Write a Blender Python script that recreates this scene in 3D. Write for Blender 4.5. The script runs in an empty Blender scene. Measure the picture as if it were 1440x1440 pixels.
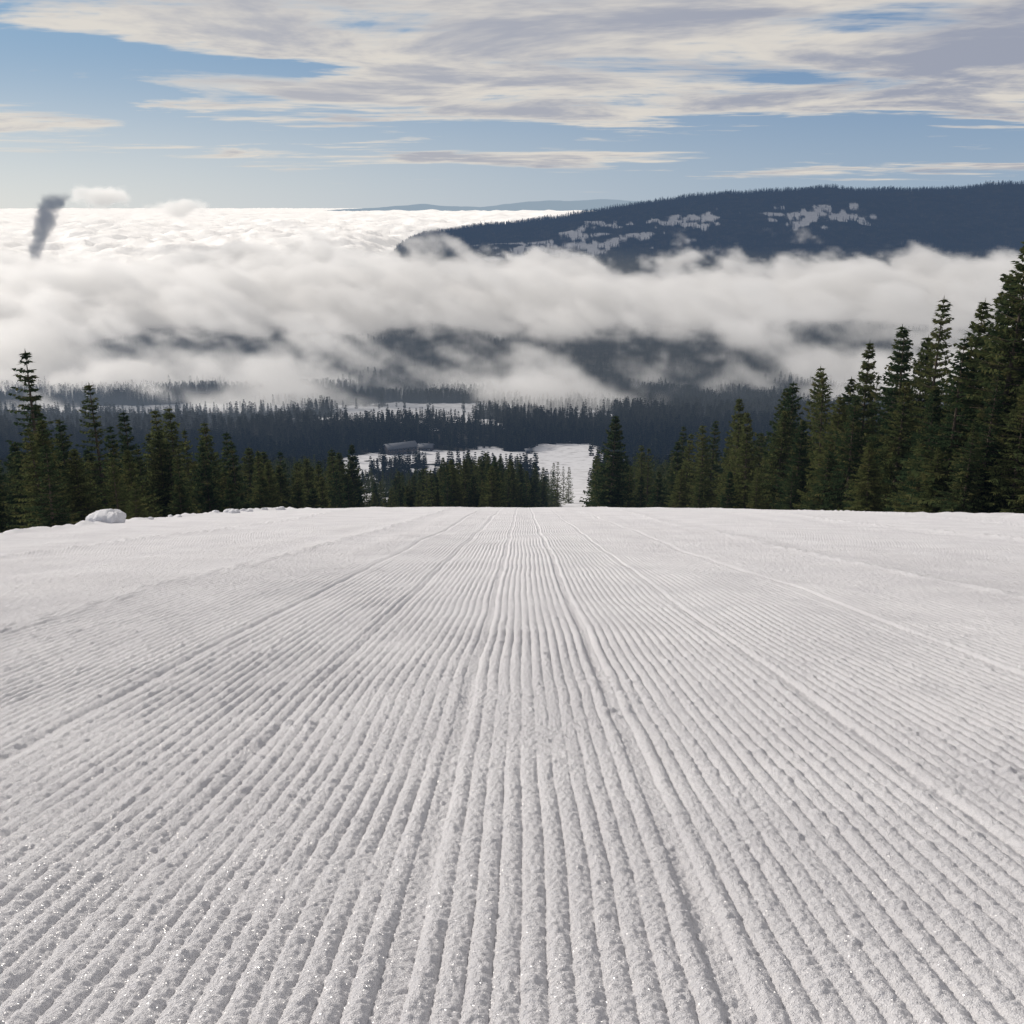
import bpy, math, random
import numpy as np
from mathutils import Vector
random.seed(7); rng=np.random.default_rng(11)
scene=bpy.context.scene
scene.view_settings.view_transform='Standard'; scene.view_settings.look='None'; scene.view_settings.exposure=0
SUN_EL=math.radians(27); SUN_AZ=math.radians(-58)   # azimuth from +Y, negative = left

# ---------------------------------------------------------------- helpers
def gnoise(x,y,seed=0):
    xi=np.floor(x).astype(np.int64); yi=np.floor(y).astype(np.int64)
    fx=(x-xi).astype(np.float32); fy=(y-yi).astype(np.float32)
    def g(ix,iy,dx,dy):
        h=(ix*374761393+iy*668265263+seed*974634777)&0xffffffff
        h=((h^(h>>13))*1274126177)&0xffffffff
        h=(h^(h>>16))&0xffff
        a=h.astype(np.float32)*np.float32(2*math.pi/65536)
        return np.cos(a)*dx+np.sin(a)*dy
    u=fx*fx*fx*(fx*(fx*6-15)+10); v=fy*fy*fy*(fy*(fy*6-15)+10)
    a=g(xi,yi,fx,fy); b=g(xi+1,yi,fx-1,fy); c=g(xi,yi+1,fx,fy-1); d=g(xi+1,yi+1,fx-1,fy-1)
    return ((a+(b-a)*u)*(1-v)+(c+(d-c)*u)*v)*1.5
def fbm(x,y,o=4,seed=0):
    s=0;a=1;t=0
    for i in range(o):
        s=s+a*gnoise(x*2**i+i*17.3,y*2**i+i*9.1,seed+i); t+=a; a*=.5
    return s/t*1.4
def sst(a,b,x):
    t=np.clip((x-a)/(b-a),0,1); return t*t*(3-2*t)
def pchip(xs,ys,x):
    xs=np.array(xs,float);ys=np.array(ys,float);h=np.diff(xs);d=np.diff(ys)/h
    m=np.zeros_like(ys);m[0]=d[0];m[-1]=d[-1]
    for i in range(1,len(xs)-1):
        if d[i-1]*d[i]>0:
            w1=2*h[i]+h[i-1];w2=h[i]+2*h[i-1];m[i]=(w1+w2)/(w1/d[i-1]+w2/d[i])
    x=np.clip(x,xs[0],xs[-1]);k=np.clip(np.searchsorted(xs,x,side='right')-1,0,len(xs)-2)
    t=(x-xs[k])/h[k]
    return (2*t**3-3*t**2+1)*ys[k]+(t**3-2*t**2+t)*h[k]*m[k]+(-2*t**3+3*t**2)*ys[k+1]+(t**3-t**2)*h[k]*m[k+1]

PL=lambda y:-.71-.2754*y
PX=[-2000,-500,-200,-60,0,20,40,48,60,80,100,150,200,300,450,600,750,850,1000,1200,1500,2000,3000,4500,80000]
PZ=[200,110,PL(-200),PL(-60),PL(0),PL(20),PL(40),-14.25,-18.7,-26.7,-34,-48.5,-61,-86,-123,-158.5,-188,-200,-210,-226,-250,-275,-305,-325,-330]
EX=[-50,5,12,20,24,28,36,60,400]; EV=[-7,-7,-7.3,-9,-9.7,-9.2,-8.3,-8,-8]
def edge_x(y): return np.interp(y,EX,EV)+.25*gnoise(y*.4,y*0+3.3,5)
def runL(y): return np.interp(y,[-500,50,110,180,250,350,600,800],[-8,-8,-4,5,12,15,17,20])
def runR(y): return np.interp(y,[-500,50,90,120,200,300,500,800],[19,19,14,10,17,27,42,74])
CX=[-2600,-1300,-700,-456,-73,292,584,803,1022,1314,1500,1606,1752,1900,2080,2373,2628,4000,7000,12000]
CZ=[-340,-330,-250,-142,-100,-58,-15,22,50,66,72,84,68,74,72,92,104,150,120,-100]
def ground_z(x,y):
    z=pchip(PX,PZ,y)
    near=1-sst(150,400,y)
    z=z-.0009*np.minimum(np.abs(x),35)**2*near
    t=np.maximum(edge_x(y)-x,0)
    z=z-3.5*(1-np.exp(-t/8))*near
    far=sst(250,1200,y)
    z=z+far*5*fbm(x/260,y/260,3,21)
    z=z+sst(1300,2500,y)*14*fbm(x/900,y/900,4,31)
    crest=pchip(CX,CZ,x)+14*fbm(x/220,y/260,3,44)*1.0
    s=np.where(y<5500,np.exp(-((y-5500)/1500)**2),np.exp(-((y-5500)/2600)**2))
    s=s*sst(2400,4200,y)
    z=np.where(y>2400,z+(crest+325)*s*(1+.35*fbm(x/700,y/500,4,55)*(1-s)),z)
    r=np.sqrt(x*x+y*y); az=x/np.maximum(y,1)
    mt=np.exp(-((r-42000)/5000)**2)*(y>0)
    mprof=np.interp(az,[-.5,-.2,-.13,-.08,-.03,.03,.08,.16,.3,.6],[0,.15,.45,.7,.55,.9,1,.7,.4,.3])
    z=z+mt*mprof*(580+150*fbm(x/3500,y/9000,4,61))
    return z
def ell(x,y,cx,cy,rx,ry,rot=0,k=.35,sd=1):
    c,s=math.cos(rot),math.sin(rot); dx=x-cx;dy=y-cy
    u=(dx*c+dy*s)/rx; v=(-dx*s+dy*c)/ry
    d=np.sqrt(u*u+v*v)+k*fbm(x/(rx*.5),y/(ry*.5),4,70+sd)
    return 1-sst(.75,1.08,d)
def forest(x,y):
    """1 = forest, 0 = open snow"""
    w=np.maximum(1,y*.012)
    e=fbm(x/40,y/40,3,91)*np.clip(y*.03,0,14)
    run=sst(runL(y)-w,runL(y)+w,x+e*.3)*(1-sst(runR(y)-w,runR(y)+w,x+e*.3))*(y<900)
    isl=sst(.10,.28,fbm(x/38,y/55,3,77))
    op=np.maximum(ell(x,y,-35,785,125,100,0,.5,1)*(1-.92*isl),ell(x,y,-84,520,17,270,.155,.5,9)*(1-.8*isl))
    op=np.maximum(op,ell(x,y,-50,815,95,42,0,.25,12))
    op=np.maximum(op,run)
    op=np.maximum(op,ell(x,y,-100,1115,105,120,.5,.7,2)*.94)
    op=np.maximum(op,ell(x,y,-380,1175,270,42,.0,.35,3)*.99)
    op=np.maximum(op,ell(x,y,70,1110,38,50,-.6,.5,4)*.95)
    sp_=1-.6*sst(0,.25,fbm(x/60,y/110,3,123))
    op=np.maximum(op,ell(x,y,200,4450,360,280,.1,.9,5)*.82*sp_)
    op=np.maximum(op,ell(x,y,790,4750,150,200,0,.9,6)*.88*sp_)
    op=np.maximum(op,ell(x,y,1330,4650,210,200,.1,.9,7)*.92*sp_)
    op=np.maximum(op,ell(x,y,420,4900,130,120,.1,.9,8)*.75*sp_)
    return 1-op

def mesh_from(name,V,F,mats=(),smooth=False,nv=4):
    me=bpy.data.meshes.new(name)
    V=np.asarray(V,np.float32);F=np.asarray(F,np.int32)
    me.vertices.add(len(V));me.vertices.foreach_set('co',V.ravel())
    me.loops.add(F.size);me.loops.foreach_set('vertex_index',F.ravel())
    me.polygons.add(len(F));me.polygons.foreach_set('loop_start',np.arange(0,F.size,F.shape[1],dtype=np.int32))
    try: me.polygons.foreach_set('loop_total',np.full(len(F),F.shape[1],np.int32))
    except Exception: pass
    if smooth: me.polygons.foreach_set('use_smooth',np.ones(len(F),bool))
    me.update(calc_edges=True)
    for m in mats: me.materials.append(m)
    return me
def add(name,me,parent=None,coll=None):
    o=bpy.data.objects.new(name,me);(coll or scene.collection).objects.link(o)
    if parent:o.parent=parent
    return o
def grid_faces(nr,nc):
    i=np.arange(nr-1)[:,None]*nc+np.arange(nc-1)[None,:]
    return np.stack([i,i+1,i+nc+1,i+nc],-1).reshape(-1,4)

# node expression helper
class V:
    def __init__(s,t,k): s.t=t;s.k=k
    def _m(s,op,b=None,c=None,clamp=False):
        n=s.t.nodes.new('ShaderNodeMath');n.operation=op;n.use_clamp=clamp
        for i,v in enumerate((s,b,c)):
            if v is None: continue
            if isinstance(v,V): s.t.links.new(v.k,n.inputs[i])
            else: n.inputs[i].default_value=v
        return V(s.t,n.outputs[0])
    def __add__(s,b):return s._m('ADD',b)
    __radd__=__add__
    def __sub__(s,b):return s._m('SUBTRACT',b)
    def __rsub__(s,b):return (s*-1)+b
    def __mul__(s,b):return s._m('MULTIPLY',b)
    __rmul__=__mul__
    def __truediv__(s,b):return s._m('DIVIDE',b)
    def pow(s,b):return s._m('POWER',b)
    def max(s,b):return s._m('MAXIMUM',b)
    def min(s,b):return s._m('MINIMUM',b)
    def clamp(s):return s._m('ADD',0.0,clamp=True)
    def exp(s):return s._m('EXPONENT')
    def ss(s,a,b,lo=0.,hi=1.):
        n=s.t.nodes.new('ShaderNodeMapRange');n.interpolation_type='SMOOTHSTEP'
        s.t.links.new(s.k,n.inputs[0])
        for i,v in zip((1,2,3,4),(a,b,lo,hi)): n.inputs[i].default_value=v
        return V(s.t,n.outputs[0])
    def bump(s,c,w):   # gaussian
        d=(s-c)/w; return (d*d*-1).exp()
def comb(t,x,y,z):
    n=t.nodes.new('ShaderNodeCombineXYZ')
    for i,v in enumerate((x,y,z)):
        if isinstance(v,V): t.links.new(v.k,n.inputs[i])
        else: n.inputs[i].default_value=v
    return n.outputs[0]
def noise(t,vec,scale,detail=4,rough=.5,dist=0.):
    n=t.nodes.new('ShaderNodeTexNoise');n.inputs['Scale'].default_value=scale
    n.inputs['Detail'].default_value=detail;n.inputs['Roughness'].default_value=rough;n.inputs['Distortion'].default_value=dist
    t.links.new(vec,n.inputs['Vector'])
    return V(t,n.outputs[0])
def mixc(t,f,a,b):
    n=t.nodes.new('ShaderNodeMix');n.data_type='RGBA'
    t.links.new(f.k,n.inputs[0]) if isinstance(f,V) else setattr(n.inputs[0],'default_value',f)
    for s_,v in ((n.inputs[6],a),(n.inputs[7],b)):
        if isinstance(v,tuple): s_.default_value=(*v,1)
        else: t.links.new(v,s_)
    return n.outputs[2]
def newmat(name):
    m=bpy.data.materials.new(name);m.use_nodes=True;t=m.node_tree;t.nodes.clear()
    return m,t,t.nodes.new('ShaderNodeOutputMaterial')
def bsdf(t,col,rough=.7,normal=None,spec=.3):
    b=t.nodes.new('ShaderNodeBsdfPrincipled')
    if isinstance(col,tuple): b.inputs['Base Color'].default_value=(*col,1)
    else: t.links.new(col,b.inputs['Base Color'])
    if isinstance(rough,V): t.links.new(rough.k,b.inputs['Roughness'])
    else: b.inputs['Roughness'].default_value=rough
    b.inputs['Specular IOR Level'].default_value=spec
    if normal is not None:t.links.new(normal,b.inputs['Normal'])
    return b
def diff(t,col,normal=None):
    b=t.nodes.new('ShaderNodeBsdfDiffuse')
    if isinstance(col,tuple): b.inputs[0].default_value=(*col,1)
    else: t.links.new(col,b.inputs[0])
    if normal is not None:t.links.new(normal,b.inputs['Normal'])
    return b
def bumpn(t,h,strength,dist):
    n=t.nodes.new('ShaderNodeBump');n.inputs['Strength'].default_value=strength;n.inputs['Distance'].default_value=dist
    t.links.new(h.k,n.inputs['Height']);return n.outputs[0]
HAZE_PAINT=(.054,.084,.140)  # airlight colour that distant materials emit in place of real air
def paint_haze(t,shader,amt=1.0,L=2300.):
    """paints aerial perspective into the material as emission (grows with distance down the valley)"""
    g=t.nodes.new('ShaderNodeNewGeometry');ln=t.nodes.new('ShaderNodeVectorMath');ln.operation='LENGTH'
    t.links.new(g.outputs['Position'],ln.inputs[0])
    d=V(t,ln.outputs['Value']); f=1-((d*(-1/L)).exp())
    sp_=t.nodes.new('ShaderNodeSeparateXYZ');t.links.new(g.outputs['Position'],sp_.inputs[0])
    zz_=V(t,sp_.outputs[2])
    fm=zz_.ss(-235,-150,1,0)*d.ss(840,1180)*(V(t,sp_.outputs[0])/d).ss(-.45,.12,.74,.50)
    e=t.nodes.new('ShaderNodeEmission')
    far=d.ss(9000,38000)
    hc=mixc(t,far,HAZE_PAINT,(.34,.43,.52))
    hc=mixc(t,(fm*2.2).clamp(),hc,(.118,.142,.180))  # low-lying valley mist, painted in by height and distance
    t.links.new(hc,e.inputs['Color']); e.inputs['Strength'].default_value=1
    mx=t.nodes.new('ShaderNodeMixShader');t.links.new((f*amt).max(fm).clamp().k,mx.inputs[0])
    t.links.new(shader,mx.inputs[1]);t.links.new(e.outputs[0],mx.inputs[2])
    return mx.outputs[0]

# ---------------------------------------------------------------- world
w=bpy.data.worlds.new('World');scene.world=w;w.use_nodes=True;t=w.node_tree;t.nodes.clear()
out=t.nodes.new('ShaderNodeOutputWorld')
sky=t.nodes.new('ShaderNodeTexSky');sky.sky_type='NISHITA';sky.sun_disc=False
sky.sun_elevation=SUN_EL;sky.sun_rotation=SUN_AZ;sky.altitude=900;sky.air_density=1.0;sky.dust_density=.6;sky.ozone_density=1.5
bg=t.nodes.new('ShaderNodeBackground');t.links.new(sky.outputs[0],bg.inputs[0]);bg.inputs[1].default_value=.075
tc=t.nodes.new('ShaderNodeTexCoord');sp=t.nodes.new('ShaderNodeSeparateXYZ');t.links.new(tc.outputs['Generated'],sp.inputs[0])
X,Y,Z=[V(t,sp.outputs[i]) for i in range(3)]
R=(X*X+Y*Y).pow(.5).max(.001)
el=Z/R                       # tan(elevation)
az=X._m('ARCTAN2',Y)
lft=az.ss(-.75,.45,1,0)
hz=mixc(t,lft,(.34,.44,.56),(.78,.785,.75))
upc=mixc(t,lft,(.165,.285,.475),(.28,.43,.60))
grad=mixc(t,el.ss(-.02,.15),hz,upc)
hb=t.nodes.new('ShaderNodeBackground');t.links.new(grad,hb.inputs[0]);hb.inputs[1].default_value=1.
mh=t.nodes.new('ShaderNodeMixShader');t.links.new(el.ss(.12,.6,.92,0).k,mh.inputs[0]);t.links.new(bg.outputs[0],mh.inputs[1]);t.links.new(hb.outputs[0],mh.inputs[2])
zz=Z.max(0.0)+.035
cv=comb(t,X/zz,Y/zz,0.)
n1=noise(t,cv,.55,6,.62,.35)
n2=noise(t,comb(t,X/zz*.5,Y/zz*1.3,3.),.8,5,.62)
low=el+(n2-.5)*.07
azw=az+(n1-.5)*.25
sheet=low.ss(.060,.10)*((azw+low*3.8).ss(.13,.34))
band=low.bump(.088,.024)*azw.ss(-.40,-.28)
stre1=el.bump(.066,.015)*(1-az.ss(-.38,-.27))
stre2=el.bump(.0415,.008)*az.ss(-.34,-.22)*(1-az.ss(.05,.25))*.85
stre3=el.bump(.030,.009)*az.ss(-.1,.3)*.62
stre5=el.bump(.185,.02)*(1-az.ss(-.40,-.25))*.75
bias=(sheet*.89).max(stre1*.9).max(stre2).max(stre3).max(band*.92).max(stre5)
hi=el.ss(.18,.5)*.35
cov=((n1-.5)*2.6+(n2-.5)*1.8+(bias.max(hi)-.5)*1.05)
mask=cov.ss(-.12,.38)*el.ss(.004,.02)
thick=(cov*.75+(n1-n2)*1.6+.02).ss(.05,.68)
ccol=mixc(t,thick,(.74,.69,.62),(.335,.355,.43))
bright=((az*-1).ss(-.5,.6))
ccol=mixc(t,bright*.36,ccol,(.80,.75,.68))
cb=t.nodes.new('ShaderNodeBackground');t.links.new(ccol,cb.inputs[0]);cb.inputs[1].default_value=1.0
mx=t.nodes.new('ShaderNodeMixShader');t.links.new((mask*.92).k,mx.inputs[0]);t.links.new(mh.outputs[0],mx.inputs[1]);t.links.new(cb.outputs[0],mx.inputs[2])
t.links.new(mx.outputs[0],out.inputs[0])
w.cycles.sampling_method='MANUAL';w.cycles.sample_map_resolution=256

sl=bpy.data.lights.new('sun','SUN');sl.energy=3.2;sl.angle=math.radians(.53);sl.color=(1,.925,.835)
so=bpy.data.objects.new('sun',sl);scene.collection.objects.link(so)
sd=Vector((math.sin(SUN_AZ)*math.cos(SUN_EL),math.cos(SUN_AZ)*math.cos(SUN_EL),math.sin(SUN_EL)))
so.rotation_euler=sd.to_track_quat('Z','Y').to_euler()

# ---------------------------------------------------------------- camera
cd=bpy.data.cameras.new('camera');cam=bpy.data.objects.new('camera',cd);scene.collection.objects.link(cam)
cd.sensor_width=36;cd.lens=36.1;cd.clip_start=.05;cd.clip_end=200000
cam.location=(0,0,0);cam.rotation_euler=(math.radians(90-16.6),0,0);scene.camera=cam

# ---------------------------------------------------------------- snow materials
m_snow,t,o=newmat('groomed_snow')
g=t.nodes.new('ShaderNodeNewGeometry');P=g.outputs['Position']
grain=noise(t,P,340,2,.7)
nrm=bumpn(t,grain,1.0,.006)
var=noise(t,P,1.3,1,.6)
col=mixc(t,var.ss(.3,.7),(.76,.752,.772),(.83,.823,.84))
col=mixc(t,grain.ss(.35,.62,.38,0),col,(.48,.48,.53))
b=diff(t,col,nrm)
vor=t.nodes.new('ShaderNodeTexVoronoi');vor.inputs['Scale'].default_value=520;t.links.new(P,vor.inputs['Vector'])
# ice-crystal facets: each tiny cell has its own mirror-ish normal
vm=t.nodes.new('ShaderNodeVectorMath');vm.operation='SUBTRACT';vm.inputs[1].default_value=(.5,.5,.0);t.links.new(vor.outputs['Color'],vm.inputs[0])
vn=t.nodes.new('ShaderNodeVectorMath');vn.operation='NORMALIZE';t.links.new(vm.outputs[0],vn.inputs[0])
gl=t.nodes.new('ShaderNodeBsdfGlossy');gl.inputs['Roughness'].default_value=.25;t.links.new(vn.outputs[0],gl.inputs['Normal'])
mxs=t.nodes.new('ShaderNodeMixShader');mxs.inputs[0].default_value=.035
t.links.new(b.outputs[0],mxs.inputs[1]);t.links.new(gl.outputs[0],mxs.inputs[2]);t.links.new(mxs.outputs[0],o.inputs[0])

m_rough,t,o=newmat('rough_snow')
g=t.nodes.new('ShaderNodeNewGeometry');P=g.outputs['Position']
a=noise(t,P,9,5,.65);b=noise(t,P,60,3,.6)
bs=bsdf(t,(.78,.78,.81),.7,bumpn(t,a+b*.3,.7,.08),.3);t.links.new(bs.outputs[0],o.inputs[0])

m_ground,t,o=newmat('winter_ground')
g=t.nodes.new('ShaderNodeNewGeometry');P=g.outputs['Position']
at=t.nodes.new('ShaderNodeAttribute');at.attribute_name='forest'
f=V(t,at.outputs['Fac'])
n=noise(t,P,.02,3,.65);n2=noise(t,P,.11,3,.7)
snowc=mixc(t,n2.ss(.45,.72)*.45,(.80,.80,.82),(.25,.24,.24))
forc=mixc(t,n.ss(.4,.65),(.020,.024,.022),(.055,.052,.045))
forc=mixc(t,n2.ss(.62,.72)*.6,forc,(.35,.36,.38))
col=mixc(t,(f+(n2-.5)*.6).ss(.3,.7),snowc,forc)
bs=diff(t,col)
t.links.new(paint_haze(t,bs.outputs[0],.85),o.inputs[0])

# ---------------------------------------------------------------- terrain sheet (polar)
ang=np.concatenate([np.linspace(-180,-48,60)[:-1],np.linspace(-48,48,820),np.linspace(48,180,60)[1:]])
ang=np.radians(ang);rad=np.concatenate([[0.5,3],np.geomspace(6,70000,620)])
A,Rr=np.meshgrid(ang,rad)
x=Rr*np.sin(A);y=Rr*np.cos(A)
z=ground_z(x,y)
sink=(1-sst(48,56,y))*sst(-6,-1,y)*(1-sst(.9,1.0,np.abs(x)/(1.5+.62*np.maximum(y,0))))
z=z-.7*sink-.05
me=mesh_from('ground',np.stack([x,y,z],-1).reshape(-1,3),grid_faces(*x.shape)[:,::-1],[m_ground],True)
fa=me.attributes.new('forest','FLOAT','POINT');fa.data.foreach_set('value',forest(x,y).astype(np.float32).ravel())
add('ground',me)

# ---------------------------------------------------------------- groomed ski run, fine mesh
NR,NC=860,1800
tt=np.linspace(.86**-.6,62**-.6,NR);yy=tt**(-1/.6)
yy=np.concatenate([np.linspace(-4,.85,24)[:-1],yy])
u=np.linspace(-1,1,NC);u=.55*u+.45*u**3
wd=2.0+.62*np.maximum(yy,0)
y=np.repeat(yy[:,None],NC,1);x=wd[:,None]*u[None,:]
z=ground_z(x,y)
xr=x-.010*y+.022*gnoise(x*.35,y*.35,1)+.008*gnoise(x*2,y*1.1,2)+.003*gnoise(x*6,y*4,24)
p=xr/.040
fade=1-sst(26,40,y)*.8
ridge=np.abs(np.sin(np.pi*p))**.7-.62
rid=np.floor(p)
soft=1-.5*sst(.18,.5,gnoise(x*.9+3,y*.55,25))-.45*sst(.3,.6,gnoise(x*3.1,y*2.2,26))
amp=.0102*(.9+.4*gnoise(x*1.6,y*.8,3)+.35*gnoise(rid*.73,y*1.5,4)+.25*gnoise(x*5,y*5,23))*soft
xe=edge_x(y);t_e=xe-x
inrun=sst(-.5,.3,-t_e)*(1-sst(15.5,17.5,x))
z=z+amp*ridge*fade*inrun
z=z+.0022*gnoise(x/.024,y/.026,6)*(1.3-.5*soft)+.0030*gnoise(x/.0095,y/.010,7)*(y<5)+.005*np.maximum(gnoise(x/.04,y/.045,8)-.25,0)*2
z=z+.030*gnoise(x*.45,y*.22,9)+.014*gnoise(x*1.3,y*.6,10)+.007*gnoise(xr*2.6,y*.05,12)+.011*gnoise(xr*.9,y*.03,13)
for sx,dp,sw in ((.30,.014,.018),(-.175,.011,.018),(-.72,.012,.03),(.95,.010,.02),(-1.35,.014,.03),(1.9,.012,.03)):
    q=xr-sx-.004*gnoise(y*2,y*0+sx*9,14)
    z=z-dp*np.exp(-(q/sw)**2)*(.7+.5*gnoise(y*1.5,y*0+sx*5,15))+.25*dp*np.exp(-((np.abs(q)-sw*2)/sw)**2)
for sx,dp,sw in ((3.15,.016,.08),(-2.5,.014,.10),(7.6,.022,.12),(-5.6,.024,.15),(11.8,.03,.15)):
    q=xr-sx-.06*gnoise(y*.5,y*0+sx,16)
    z=z+dp*np.exp(-(q/sw)**2)*(.7+1.1*gnoise(x*9,y*5,17))+.010*np.exp(-(q/(sw*3))**2)
for cx,cy in ((.30,3.15),(.33,3.3),(.42,3.2),(.36,2.95),(.22,4.1),(1.2,2.2),(-.6,2.6),(.25,5.2),(.55,3.6),(-1.1,3.9),(1.9,3.4)):
    for k in range(5):
        ax=cx+random.gauss(0,.05);ay=cy+random.gauss(0,.09);r=random.uniform(.008,.018)
        z=z+r*.8*np.exp(-(((x-ax)/r)**2+((y-ay)/r)**2))
z=z+.10*np.exp(-((t_e-.1)/.35)**2)*(.55+.9*gnoise(x*1.7,y*1.1,18))+.05*gnoise(x*3,y*3,19)*sst(-.3,.4,t_e)
z=z+.10*sst(15.5,18,x)*(.4+gnoise(x*1.1,y*.8,20))
bord=sst(.955,1.0,np.abs(u))[None,:]+sst(58,62,y)
z=z-1.5*np.clip(bord,0,1)
me=mesh_from('ski_run',np.stack([x,y,z],-1).reshape(-1,3),grid_faces(*x.shape),[m_snow],True)
add('groomed_ski_run',me)

def chunk(name,x0,y0,sx,sy,sz,seed):
    import bmesh
    bm=bmesh.new();bmesh.ops.create_icosphere(bm,subdivisions=5,radius=1)
    co=np.array([v.co[:] for v in bm.verts])
    d=1+.28*gnoise(co[:,0]*1.4+seed,co[:,1]*1.4+co[:,2]*1.1,seed)+.10*gnoise(co[:,0]*4+seed,co[:,2]*4+co[:,1]*3,seed+1)+.03*gnoise(co[:,0]*12+co[:,1]*5,co[:,2]*12,seed+2)
    co=co*d[:,None];co=np.sign(co)*np.abs(co)**.85
    for v,c in zip(bm.verts,co): v.co=(c[0]*sx,c[1]*sy,c[2]*sz)
    me=bpy.data.meshes.new(name);bm.to_mesh(me);bm.free();me.materials.append(m_rough)
    for p_ in me.polygons:p_.use_smooth=True
    o=add(name,me);zz_=float(ground_z(np.array([x0]),np.array([y0]))[0]);o.location=(x0,y0,zz_+sz*.35);o.rotation_euler=(0,.1,seed)
chunk('snow_chunk',-9.35,22.6,.42,.3,.22,3)
for i in range(14):
    yy0=random.uniform(23,34);s=random.uniform(.04,.13)
    chunk('snow_chunk',float(edge_x(np.array([yy0]))[0])+random.uniform(-.1,.7),yy0,s*1.3,s,s*.7,10+i)

# ---------------------------------------------------------------- conifers
def foliage(name,c1,c2,sunc,trans=.42):
    m,t,o=newmat(name)
    g=t.nodes.new('ShaderNodeNewGeometry');oi=t.nodes.new('ShaderNodeObjectInfo')
    n=noise(t,g.outputs['Position'],1.6,1,.6)
    r=V(t,oi.outputs['Random'])
    col=mixc(t,(n*.8+r*.6-.2).ss(.25,.8),c1,c2)
    col=mixc(t,n.ss(.52,.7)*.6,col,sunc)
    b=diff(t,col);sh=b.outputs[0]
    if trans:
        tr=t.nodes.new('ShaderNodeBsdfTranslucent');t.links.new(col,tr.inputs[0])
        mx=t.nodes.new('ShaderNodeMixShader');mx.inputs[0].default_value=trans
        t.links.new(sh,mx.inputs[1]);t.links.new(tr.outputs[0],mx.inputs[2]);sh=mx.outputs[0]
    t.links.new(paint_haze(t,sh,.9),o.inputs[0]);return m
m_f1=foliage('spruce_needles',(.036,.058,.028),(.105,.120,.046),(.155,.140,.058),.45)
m_f2=foliage('far_needles',(.020,.027,.020),(.050,.055,.036),(.07,.068,.045),0)
m_bark,t,o=newmat('bark')
g=t.nodes.new('ShaderNodeNewGeometry');n=noise(t,g.outputs['Position'],14,2,.6)
b=diff(t,mixc(t,n,(.05,.04,.03),(.16,.13,.10)));t.links.new(paint_haze(t,b.outputs[0]),o.inputs[0])

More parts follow.
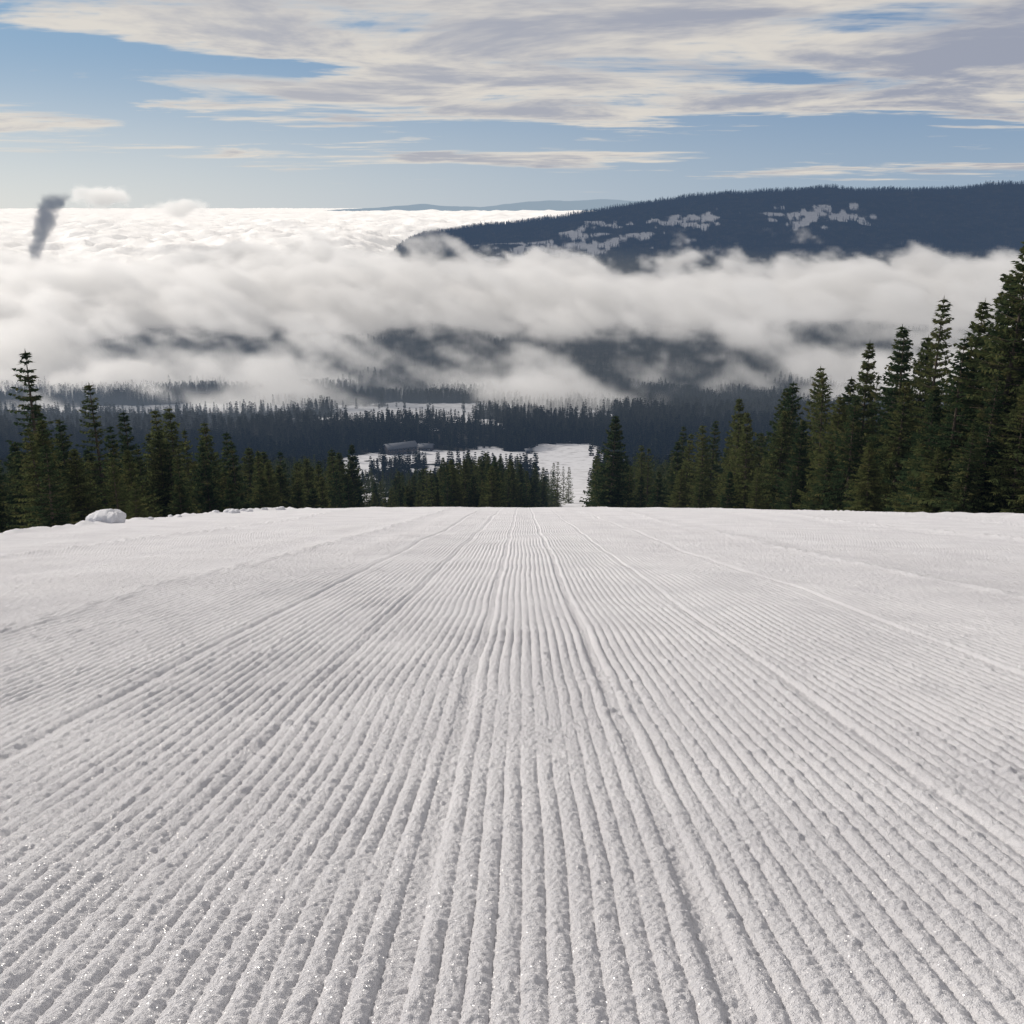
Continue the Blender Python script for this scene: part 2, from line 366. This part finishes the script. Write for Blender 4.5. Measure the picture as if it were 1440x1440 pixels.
def conifer(name,H,Rb,nwh,nbr,nsp,sl,seed,fmat,sparse=0.,irr=.25,spw=.05):
    rd=random.Random(seed);Vs=[];Fs=[];Mi=[]
    nseg=9;bend=[(rd.gauss(0,.01)*H*.5,rd.gauss(0,.01)*H*.5)]
    def axis(t_): return (bend[0][0]*t_*t_,bend[0][1]*t_*t_)
    for i in range(nseg+1):
        tt_=i/nseg;r=H*.012*(1-tt_)**.9+.01;ax=axis(tt_)
        for k in range(6):
            a_=k*math.pi/3;Vs.append((ax[0]+r*math.cos(a_),ax[1]+r*math.sin(a_),tt_*H-(.8 if i==0 else 0)))
    for i in range(nseg):
        for k in range(6):
            Fs.append((i*6+k,i*6+(k+1)%6,(i+1)*6+(k+1)%6,(i+1)*6+k));Mi.append(1)
    def quad(a_,b_,c_,d_):
        n0=len(Vs);Vs.extend((a_,b_,c_,d_));Fs.append((n0,n0+1,n0+2,n0+3));Mi.append(0)
    lob=[(rd.uniform(0,6.28),rd.uniform(.1,.95),rd.uniform(-irr,irr)) for _ in range(9)]
    for wv in range(nwh):
        t0=.04+.955*(wv/(nwh-1))**.93
        t0+=rd.gauss(0,.006)
        if t0>=.995:t0=.994
        ax=axis(t0);rr=Rb*((1-t0)**.78)*(1-.35*math.exp(-(t0/.09)**2))+.05
        nb=max(4,int(nbr*(.6+.4*(1-t0))))
        a0=rd.uniform(0,6.28)
        for k in range(nb):
            if rd.random()<sparse:continue
            a_=a0+k*2*math.pi/nb+rd.gauss(0,.2)
            L=rr*rd.uniform(.55,1.15)
            for la,lt,lv in lob:
                L*=1+lv*math.exp(-((t0-lt)/.09)**2)*max(0,math.cos(a_-la))
            if rd.random()<.08:L*=1.25
            up=.75*t0**2.2-.18-.1*rd.random(); z0=t0*H+rd.gauss(0,.1)*(1-t0)
            dx,dy=math.cos(a_),math.sin(a_)
            ns=max(3,int(nsp*L/Rb)+2)
            def P_(s):
                return (ax[0]+dx*L*s,ax[1]+dy*L*s,z0+up*L*s+(.16*L*s*s if t0<.7 else .1*L*s*s))
            a1=P_(0);b1=P_(.9);wb=.012*H/12
            if nsp>5:
                quad((a1[0],a1[1],a1[2]+wb*1.5),(a1[0],a1[1],a1[2]-wb*1.5),(b1[0],b1[1],b1[2]-wb*.3),(b1[0],b1[1],b1[2]+wb*.3));Mi[-1]=1
            for j in range(ns):
                s=(j+.6+rd.uniform(-.3,.3))/ns
                if s<.12 and t0<.8:continue
                px,py,pz=P_(s)
                for side in (-1,1):
                    if rd.random()<.12:continue
                    ll=sl*(1.15-.65*s)*rd.uniform(.6,1.25)*(.55+.45*(1-t0))
                    fw=rd.uniform(.45,1.0);dn=rd.uniform(-.55,.12)
                    ex=dx*fw-dy*side*.8;ey=dy*fw+dx*side*.8
                    q=math.hypot(ex,ey);ex/=q;ey/=q
                    tip=(px+ex*ll,py+ey*ll,pz+dn*ll)
                    wv_=spw*rd.uniform(.7,1.4)*(.6+.4*(1-t0))
                    mid=(px+ex*ll*.45,py+ey*ll*.45,pz+dn*ll*.35)
                    tw=rd.uniform(-1,1);nx,ny,nz=-ey*wv_*(1-abs(tw)*.6),ex*wv_*(1-abs(tw)*.6),tw*wv_
                    quad((px,py,pz),(mid[0]+nx,mid[1]+ny,mid[2]+nz),tip,(mid[0]-nx,mid[1]-ny,mid[2]-nz))
                if nsp>5:
                    ll=sl*rd.uniform(.25,.6)*(.5+.5*(1-t0));hx=rd.gauss(0,.3)
                    quad((px-dx*.05,py-dy*.05,pz+.02),(px+dx*spw*1.3,py+dy*spw*1.3,pz-ll*.4),(px+hx*ll*.5,py+hx*ll*.2,pz-ll),(px-dx*spw,py-dy*spw,pz-ll*.4))
            tx=P_(1.0+.12*rd.random());s9=P_(.82);wv_=spw*1.3
            quad(s9,((tx[0]+s9[0])/2-dy*wv_,(tx[1]+s9[1])/2+dx*wv_,(tx[2]+s9[2])/2),tx,((tx[0]+s9[0])/2+dy*wv_,(tx[1]+s9[1])/2-dx*wv_,(tx[2]+s9[2])/2))
    ax=axis(1);
    for k in range(3):
        a_=k*2.1;quad((ax[0],ax[1],H*.97),(ax[0]+.04*math.cos(a_),ax[1]+.04*math.sin(a_),H*.99),(ax[0],ax[1],H*1.02),(ax[0]-.04*math.cos(a_),ax[1]-.04*math.sin(a_),H*.99))
    me=mesh_from(name,Vs,Fs,[fmat,m_bark])
    me.polygons.foreach_set('material_index',Mi);me.update();return me
protos=[conifer('spruce_a',13,2.9,50,10,11,.70,1,m_f1,.03,.4,.085),
        conifer('spruce_b',13,2.4,46,9,10,.65,2,m_f1,.08,.5,.08),
        conifer('spruce_c',13,3.4,50,10,12,.80,3,m_f1,.05,.45,.09),
        conifer('spruce_d',13,1.9,42,8,9,.55,4,m_f1,.2,.55,.07),
        conifer('spruce_e',13,3.1,40,9,11,.8,5,m_f1,.15,.65,.09),
        conifer('spruce_f',13,2.6,44,9,10,.75,6,m_f1,.12,.7,.085)]
mids=[conifer('mid_a',13,2.4,26,7,4,.8,11,m_f1,.05,.35,.17),
      conifer('mid_b',13,1.9,24,6,4,.7,12,m_f1,.1,.4,.16),
      conifer('mid_c',13,2.8,26,7,4,.9,13,m_f1,.1,.4,.18)]
fars=[conifer('far_a',15,2.8,9,6,0,2.1,21,m_f2,.0,.3,.95),
      conifer('far_b',15,2.2,9,5,0,1.8,22,m_f2,.0,.3,.85),
      conifer('far_c',15,3.3,9,6,0,2.3,23,m_f2,.05,.3,1.0)]

placed=[]
def tree(x,y,h,k,wid=1.0):
    z=float(ground_z(np.array([float(x)]),np.array([float(y)]))[0])-.15
    if random.random()<.15:k=5
    o=add('spruce_tree',protos[k]);o.location=(x,y,z)
    s=h/13.;o.scale=(s*wid,s*wid,s);o.rotation_euler=(random.gauss(0,.025),random.gauss(0,.025),random.uniform(0,6.28))
    placed.append((x,y))
for r in [(22.6,47.0,13.0,2,1.1),(24.3,49,13.4,0,1.1),(21.2,48.4,9.0,4,1.1),(23.6,53.5,12.2,0,1.0),(24.0,58,13.6,1,1.0),(23.0,60,12.4,3,1.1),(27,57,12.8,4,1),(24,63.5,13.6,1,1.0),
          (21.6,52,7.4,2,1.0),(22.0,57,8.8,0,1.1),(20.5,60.5,8.6,4,1.1),(24,69,14.2,0,.9),(26,66,13.8,2,.9),(21.2,66,9.8,2,1.0),(23.4,75,13.6,4,.9),(20.3,71,9.2,0,1.1),(24,80,15.2,1,1.0),(21,79,11.6,2,1),
          (24,87,15.6,4,1.0),(20.5,86,12.6,0,1),(25,94,16.4,2,.9),(21,95,13.8,1,1),(24,106,17.4,0,.95),(20,103,14,4,1),(19,111,14,2,.9),(24,121,16.4,1,1),(20,119,13.6,0,1),(17,124,13,3,1.1),(24,140,17,0,.9),(18,136,14,4,1),
          (15.2,130,12,1,1),(11.7,119,16.4,2,1.0),(14,122,10.6,0,1.0),(20.2,47,3.6,0,1.3),(20.6,50.2,4.6,4,1.2),(19.7,54.5,4.8,2,1.2),(19.4,62,6.2,0,1.2),(20.4,44.6,4.5,0,1.2),(22.4,44.2,6.5,4,1.2),(23.2,42.8,8.5,0,1.1),(21.5,45.5,7,1,1.2),
          (19.2,68,5.4,4,1.2),(18.8,76,6.5,2,1.1),(18.2,84,7.2,0,1.2),(17.5,93,8.4,4,1.1),(17,101,9.2,2,1.1),(16,110,9.6,0,1.1),(15,116,9.0,1,1.1)]:
    tree(*r)
for i in range(170):
    y0=random.uniform(44,150);x0=random.uniform(23.5,25+.35*y0)
    if min((x0-a_)**2+(y0-b_)**2 for a_,b_ in placed)<3.6:continue
    tree(x0,y0,random.uniform(8.5,13.0)+.02*y0,random.randrange(5))
for r in [(-28.6,60,14.6,3,1.3),(-27.2,57,10,2,1.0),(-30.5,64,12.5,0,1.0),(-26.2,60,8.6,2,1.1),(-25.5,64,10.6,1,1.0),(-27.5,67,14.2,3,1.2),(-24.5,66,9.4,4,1.1),(-23.8,70,10.5,0,1.0),(-26,74,13.8,1,1),(-22.5,74,10.3,2,1.0),(-25,80,12.5,4,1),(-22.8,82,12.5,0,1.0),(-25,87,14.4,1,1),
          (-22,90,11.8,2,.9),(-24.5,96,13.6,0,1),(-21.5,99,12.5,4,1),(-24,105,14.5,3,1.1),(-21.6,110,13.2,0,1.0),(-23.8,116,14.6,2,.9),(-21.8,122,15.8,1,1.1),(-23.5,130,15.5,0,1),(-21.5,127,15.6,2,.9),(-24.4,138,15.8,4,1),(-22,136,17,0,1),
          (-20,52,5,0,1.3),(-22,55,7.0,4,1.2),(-20.5,61,6.3,2,1.2),(-19.7,68,7,0,1.2),(-19.8,78,8,4,1.2),(-19.5,88,8.8,0,1.2),(-19.8,100,9.8,2,1.1),(-19.6,112,11,1,1.1),(-19.8,121,12.4,4,1),
          (-24.5,52,7.5,1,1.3),(-26,55,9,4,1.2),(-22.5,59,8,0,1.2),(-21.5,65,8.5,1,1.2),(-20.8,72,8.6,4,1.2),(-21,84,9.8,2,1.1),(-20.4,94,10.6,1,1.2),(-20.3,106,11.6,0,1.1),(-20.4,116,12.6,4,1.1),(-23.5,101,13,2,1),(-23.8,92,12.8,0,1),(-24.6,70,11.4,2,1)]:
    tree(*r)
for i in range(170):
    y0=random.uniform(55,150);x0=-random.uniform(23.5,26+.35*y0)
    if min((x0-a_)**2+(y0-b_)**2 for a_,b_ in placed)<3.6:continue
    tree(x0,y0,random.uniform(9,13.5)+.02*y0,random.randrange(5))

# ---- instanced forests
def inst_forest(name,pts,meshes):
    coll=bpy.data.collections.new(name+'_trees')
    for i,m in enumerate(meshes): coll.objects.link(bpy.data.objects.new(m.name,m))
    pts=np.asarray(pts)
    me=bpy.data.meshes.new(name);me.vertices.add(len(pts));me.vertices.foreach_set('co',pts[:,:3].astype(np.float32).ravel())
    for nm,col in (('sc',3),('rz',4)):
        a_=me.attributes.new(nm,'FLOAT','POINT');a_.data.foreach_set('value',pts[:,col].astype(np.float32))
    o=add(name,me)
    ng=bpy.data.node_groups.new(name,'GeometryNodeTree')
    ng.interface.new_socket('Geometry',in_out='INPUT',socket_type='NodeSocketGeometry')
    ng.interface.new_socket('Geometry',in_out='OUTPUT',socket_type='NodeSocketGeometry')
    N=ng.nodes;Lk=ng.links
    gi=N.new('NodeGroupInput');go=N.new('NodeGroupOutput')
    ip=N.new('GeometryNodeInstanceOnPoints');ci=N.new('GeometryNodeCollectionInfo')
    ci.inputs['Collection'].default_value=coll;ci.inputs['Separate Children'].default_value=True;ci.inputs['Reset Children'].default_value=True
    a1=N.new('GeometryNodeInputNamedAttribute');a1.data_type='FLOAT';a1.inputs['Name'].default_value='sc'
    a2=N.new('GeometryNodeInputNamedAttribute');a2.data_type='FLOAT';a2.inputs['Name'].default_value='rz'
    cx=N.new('ShaderNodeCombineXYZ');Lk.new(a2.outputs[0],cx.inputs[2])
    e2r=N.new('FunctionNodeEulerToRotation');Lk.new(cx.outputs[0],e2r.inputs[0])
    ri=N.new('FunctionNodeRandomValue');ri.data_type='INT'
    ri.inputs[4].default_value=0;ri.inputs[5].default_value=len(meshes)-1
    Lk.new(gi.outputs[0],ip.inputs['Points']);Lk.new(ci.outputs[0],ip.inputs['Instance']);ip.inputs['Pick Instance'].default_value=True
    Lk.new(ri.outputs[2],ip.inputs['Instance Index']);Lk.new(e2r.outputs[0],ip.inputs['Rotation']);Lk.new(a1.outputs[0],ip.inputs['Scale'])
    Lk.new(ip.outputs[0],go.inputs[0])
    md=o.modifiers.new('forest','NODES');md.node_group=ng
def scatter(n,y0,y1,fx,hmin,hmax,base,cut=False):
    y=np.sqrt(rng.uniform(y0*y0,y1*y1,n));x=rng.uniform(-1,1,n)*(fx*y+20)
    f=forest(x,y);cl=.8+.5*fbm(x/90,y/90,2,99)
    k=rng.uniform(0,1,n)<np.where(f>.5,f*cl,f*.6)
    c=(x>-.17*y)&(x<.04*y)&(y<690)
    k&=~(c&(rng.uniform(0,1,n)<.45))
    # thinner belt in front of the valley cutblocks
    k&=~((x<-60)&(x>-640)&(y>1040)&(y<1150)&(rng.uniform(0,1,n)<.6))
    x,y,c=x[k],y[k],c[k];z=ground_z(x,y)-.3
    hs=rng.uniform(hmin,hmax,len(x))*(1+.25*fbm(x/60,y/60,2,98))/base
    hs=np.where(c,hs*np.interp(y,[150,300,500,690],[.85,.72,.55,.42])*rng.uniform(.6,1.25,len(x)),hs)
    return np.stack([x,y,z,hs,rng.uniform(0,6.28,len(x))],-1)
p1=scatter(9000,150,420,.56,8,13,13)
p1=p1[~((p1[:,0]>-.17*p1[:,1])&(p1[:,0]<.04*p1[:,1])&(p1[:,1]<230))]
n=480;y=rng.uniform(128,225,n);a_=rng.uniform(-.168,.050,n);x=a_*y
k=(x<runL(y)-1.0)&(rng.uniform(0,1,n)<np.interp(a_,[-.168,-.15,-.10,0,.046],[.5,.7,1,1,1]))
x,y,a_=x[k],y[k],a_[k]
hh=np.interp(a_,[-.168,-.14,-.08,0,.03,.050],[6.5,8,10.6,9.6,8.2,6.5])*rng.uniform(.5,1.28,len(x))*np.interp(y,[128,225],[.9,1.15])
ps=np.stack([x,y,ground_z(x,y)-.2,hh/13,rng.uniform(0,6.28,len(x))],-1)
inst_forest('young_spruce_stand',ps,protos[:3]+mids[:1])
inst_forest('mid_forest',p1,mids)
p2=np.concatenate([scatter(13000,420,900,.56,8,14,15),scatter(26000,880,1400,.56,9,15,15),scatter(9000,1400,2700,.56,10,17,15)])
inst_forest('valley_forest',p2,fars)
p3=scatter(38000,3400,6000,.56,12,22,15);p3=p3[p3[:,2]>-200]
inst_forest('hill_forest',p3,fars)

# ---------------------------------------------------------------- ski lodge
def simple(name,c,r=.7,em=None):
    m,t,o=newmat(name);g=t.nodes.new('ShaderNodeNewGeometry');n=noise(t,g.outputs['Position'],1.5,3,.6)
    b=bsdf(t,mixc(t,n,tuple(v*.75 for v in c),tuple(min(1,v*1.2) for v in c)),r);t.links.new(paint_haze(t,b.outputs[0]),o.inputs[0]);return m
m_wall=simple('lodge_wall',(.09,.075,.065));m_roof=simple('lodge_roof',(.16,.17,.19));m_win=simple('lodge_glass',(.03,.04,.05),.1);m_trim=simple('lodge_trim',(.35,.33,.3))
def box(name,c,s,m,par):
    x_,y_,z_=c;a_,b_,c_=s[0]/2,s[1]/2,s[2]/2
    Vv=[(x_+i*a_,y_+j*b_,z_+k*c_) for k in(-1,1) for j in(-1,1) for i in(-1,1)]
    F=[(0,2,3,1),(4,5,7,6),(0,1,5,4),(2,6,7,3),(0,4,6,2),(1,3,7,5)]
    return add(name,mesh_from(name,Vv,F,[m]),par)
def gable(name,c,L,W,H,m,par,th=.35):
    x_,y_,z_=c;Vv=[];
    for dz in (0,th):
        for i in (-L/2,L/2):
            Vv+=[(x_+i,y_-W/2,z_+dz),(x_+i,y_,z_+H+dz),(x_+i,y_+W/2,z_+dz)]
    F=[(0,3,4,1),(1,4,5,2),(6,7,10,9),(7,8,11,10),(0,1,7,6),(1,2,8,7),(3,9,10,4),(4,10,11,5),(0,6,9,3),(2,5,11,8)]
    return add(name,mesh_from(name,Vv,F,[m]),par)
def building(name,x,y,L,W,H,RH,rot,nwin,floors):
    e=bpy.data.objects.new(name,None);scene.collection.objects.link(e)
    z=float(ground_z(np.array([float(x)]),np.array([float(y)]))[0])-.4
    e.location=(x,y,z);e.rotation_euler=(0,0,rot)
    box('walls',(0,0,H/2),(L,W,H),m_wall,e);gable('roof',(0,0,H+.003),L+1.6,W+1.8,RH,m_roof,e)
    add('gable_ends',mesh_from('gable_ends',[(sx*L/2,yy_,zz2) for sx in(-1,1) for yy_,zz2 in((-W/2,H),(W/2,H),(0,H+RH-.15))],[(0,1,2),(3,5,4)],[m_wall]),e)
    for f_ in range(floors):
        for i in range(nwin):
            wx=-L/2+(i+.5)*L/nwin
            box('window',(wx,-W/2-.03,1.9+f_*3),(L/nwin*.5,.08,1.4),m_win,e);box('window_frame',(wx,-W/2-.015,1.9+f_*3),(L/nwin*.5+.3,.06,1.7),m_trim,e)
    box('door',(L*.32,-W/2-.06,1.3),(1.4,.1,2.2),m_trim,e);box('deck',(0,-W/2-2.2,.5),(L*.8,4,.25),m_trim,e);box('chimney',(L*.2,W*.1,H+RH),(1,1,2.4),m_wall,e)
building('ski_lodge',-94,842,26,13,6.2,3.2,.5,8,2)
building('rental_building',-74,862,12,9,3.6,2.4,-.15,4,1)
building('lift_hut',14,848,5,4,3,1.4,.1,2,1)

# ---------------------------------------------------------------- cloud sea (far, opaque deck)
m_sea,t,o=newmat('cloud_sea')
g=t.nodes.new('ShaderNodeNewGeometry');P=g.outputs['Position']
n=noise(t,P,.004,4,.6)
b=diff(t,(.90,.89,.88),bumpn(t,n,.5,50))
e=t.nodes.new('ShaderNodeEmission');e.inputs[0].default_value=(1,.93,.83,1);e.inputs[1].default_value=.22  # warm glow added to the deck for forward-scattered sunlight
ad=t.nodes.new('ShaderNodeAddShader');t.links.new(b.outputs[0],ad.inputs[0]);t.links.new(e.outputs[0],ad.inputs[1]);t.links.new(ad.outputs[0],o.inputs[0])
ang=np.radians(np.linspace(-60,60,520));rad=np.geomspace(2900,75000,480);A,Rr=np.meshgrid(ang,rad)
x=Rr*np.sin(A);y=Rr*np.cos(A)
f1=fbm(x/620,y/620,5,201);bil=1-np.abs(fbm(x/300,y/300,4,205))*2
z=-185+62*f1+34*bil*(1-.6*sst(9000,20000,Rr))+30*fbm(x/4000,y/5000,3,207)
right=sst(-.16,-.06,x/y)
z=z-260*(1-sst(3000,3700,Rr))-160*right*(1-sst(6500,9000,Rr))
add('cloud_sea',mesh_from('cloud_sea',np.stack([x,y,z],-1).reshape(-1,3),grid_faces(*x.shape)[:,::-1],[m_sea],True))

# ---------------------------------------------------------------- volumetric valley cloud
def volmat(name,scol,aniso,ecol,est,dens,rate=4.,absorb=0.):
    m,t,o=newmat(name)
    at=t.nodes.new('ShaderNodeAttribute');at.attribute_name='density';d=V(t,at.outputs['Fac'])
    sc=t.nodes.new('ShaderNodeVolumeScatter');sc.inputs['Color'].default_value=(*scol,1);sc.inputs['Anisotropy'].default_value=aniso
    t.links.new((d*(dens*(1-absorb))).k,sc.inputs['Density'])
    e=t.nodes.new('ShaderNodeEmission');e.inputs[0].default_value=(*ecol,1);t.links.new((d*(dens*est)).k,e.inputs[1])  # self-glow added in place of multiply scattered light
    ad=t.nodes.new('ShaderNodeAddShader');t.links.new(sc.outputs[0],ad.inputs[0]);t.links.new(e.outputs[0],ad.inputs[1])
    if absorb:
        ab=t.nodes.new('ShaderNodeVolumeAbsorption');ab.inputs['Color'].default_value=(0,0,0,1)
        t.links.new((d*(dens*absorb)).k,ab.inputs['Density'])
        ad2=t.nodes.new('ShaderNodeAddShader');t.links.new(ad.outputs[0],ad2.inputs[0]);t.links.new(ab.outputs[0],ad2.inputs[1]);ad=ad2
    t.links.new(ad.outputs[0],o.inputs['Volume'])
    m.cycles.volume_step_rate=rate
    return m
def volume_obj(name,mn,mxx,res,mat,field):
    me=bpy.data.meshes.new(name);o=add(name,me)
    ng=bpy.data.node_groups.new(name,'GeometryNodeTree')
    ng.interface.new_socket('Geometry',in_out='INPUT',socket_type='NodeSocketGeometry')
    ng.interface.new_socket('Geometry',in_out='OUTPUT',socket_type='NodeSocketGeometry')
    N=ng.nodes;Lk=ng.links;go=N.new('NodeGroupOutput');N.new('NodeGroupInput')
    vc=N.new('GeometryNodeVolumeCube');sm=N.new('GeometryNodeSetMaterial');sm.inputs['Material'].default_value=mat
    vc.inputs['Min'].default_value=mn;vc.inputs['Max'].default_value=mxx
    for a_,r in zip('XYZ',res): vc.inputs['Resolution '+a_].default_value=r
    pos=N.new('GeometryNodeInputPosition');s=N.new('ShaderNodeSeparateXYZ');Lk.new(pos.outputs[0],s.inputs[0])
    d=field(ng,pos.outputs[0],*[V(ng,s.outputs[i]) for i in range(3)])
    Lk.new(d.k,vc.inputs['Density']);Lk.new(vc.outputs[0],sm.inputs['Geometry']);Lk.new(sm.outputs[0],go.inputs[0])
    md=o.modifiers.new('volume','NODES');md.node_group=ng
    return o
def cloud_field(t,pos,x,y,z):
    q=comb(t,x*.9+y*.35+z*.9,y*.9-x*.1,z*1.0)
    n=noise(t,q,1/95,7,.68,.4)
    n2=noise(t,pos,1/620,2,.5)
    nm=noise(t,comb(t,x,y,z*1.5),1/190,2,.5)
    azx=x/y
    bias=y.ss(1020,1150,-.42,.045)+y.ss(1320,1560,0,-.055)+y.ss(2050,2550,0,.24)+(n2-.5)*.35+(nm-.5)*.78+azx.ss(-.48,-.24,.13,0.)
    gap=(y.bump(1700,310))*azx.ss(-.47,-.25)*-.10
    right=azx.ss(-.16,-.08)*y.ss(2900,3300)*-.8
    topz=z-(n2-.5)*110-(nm-.5)*210-(n-.5)*110
    toplow=y.ss(1150,2300,-45,0)+azx.ss(-.40,-.30,-38,0)*y.ss(2300,2900)
    top=(topz-toplow).ss(-185,-120,0,1)*-.5
    bot=(z+(n2-.5)*60).ss(-285,-240,-.35,0)
    d=(n*1.15-.075+bias+gap+right+top+bot-.512)*5.2
    return d.clamp()*y.ss(3450,3500,1,0)
m_cloud=volmat('valley_cloud',(1,.985,.97),.48,(1,.95,.905),.23,.018,8.)
volume_obj('valley_cloud',(-1900,1000,-290),(1900,3500,-60),(430,290,38),m_cloud,cloud_field)
def smoke_field(t,pos,x,y,z):
    h=(z+170)/200
    cx=h*60+h*h*35-1430
    n=noise(t,pos,1/32,4,.62,.3)
    r=h.max(0)*24+12
    dd=((x-cx)*(x-cx)+(y-3150)*(y-3150)).pow(.5)/r
    return ((1.15-dd+(n-.5)*3.0)*2.0).clamp()*h.ss(.85,1.05,1,0)
def steam_field(t,pos,x,y,z):
    n=noise(t,pos,1/50,5,.62,.3)
    a_=(x+1270)/90;b_=(z-26)/32;c_=(y-3330)/80
    a2=(x+1030)/90;b2=(z+8)/24
    e1=(a_*a_+b_*b_+c_*c_).pow(.5);e2=(a2*a2+b2*b2+c_*c_).pow(.5)
    return ((1.0-e1.min(e2)+(n-.5)*3.0)*2.).clamp()
m_smoke=volmat('smoke_plume',(.8,.9,1),.0,(.60,.74,1),.17,.05,2.,.85)
volume_obj('smoke_plume',(-1500,3090,-200),(-1280,3210,45),(44,24,48),m_smoke,smoke_field)
m_steam=volmat('steam',(1,.98,.95),.4,(1,.95,.88),.28,.022,3.)
volume_obj('steam_cloud',(-1400,3230,-50),(-900,3430,90),(70,26,28),m_steam,steam_field)
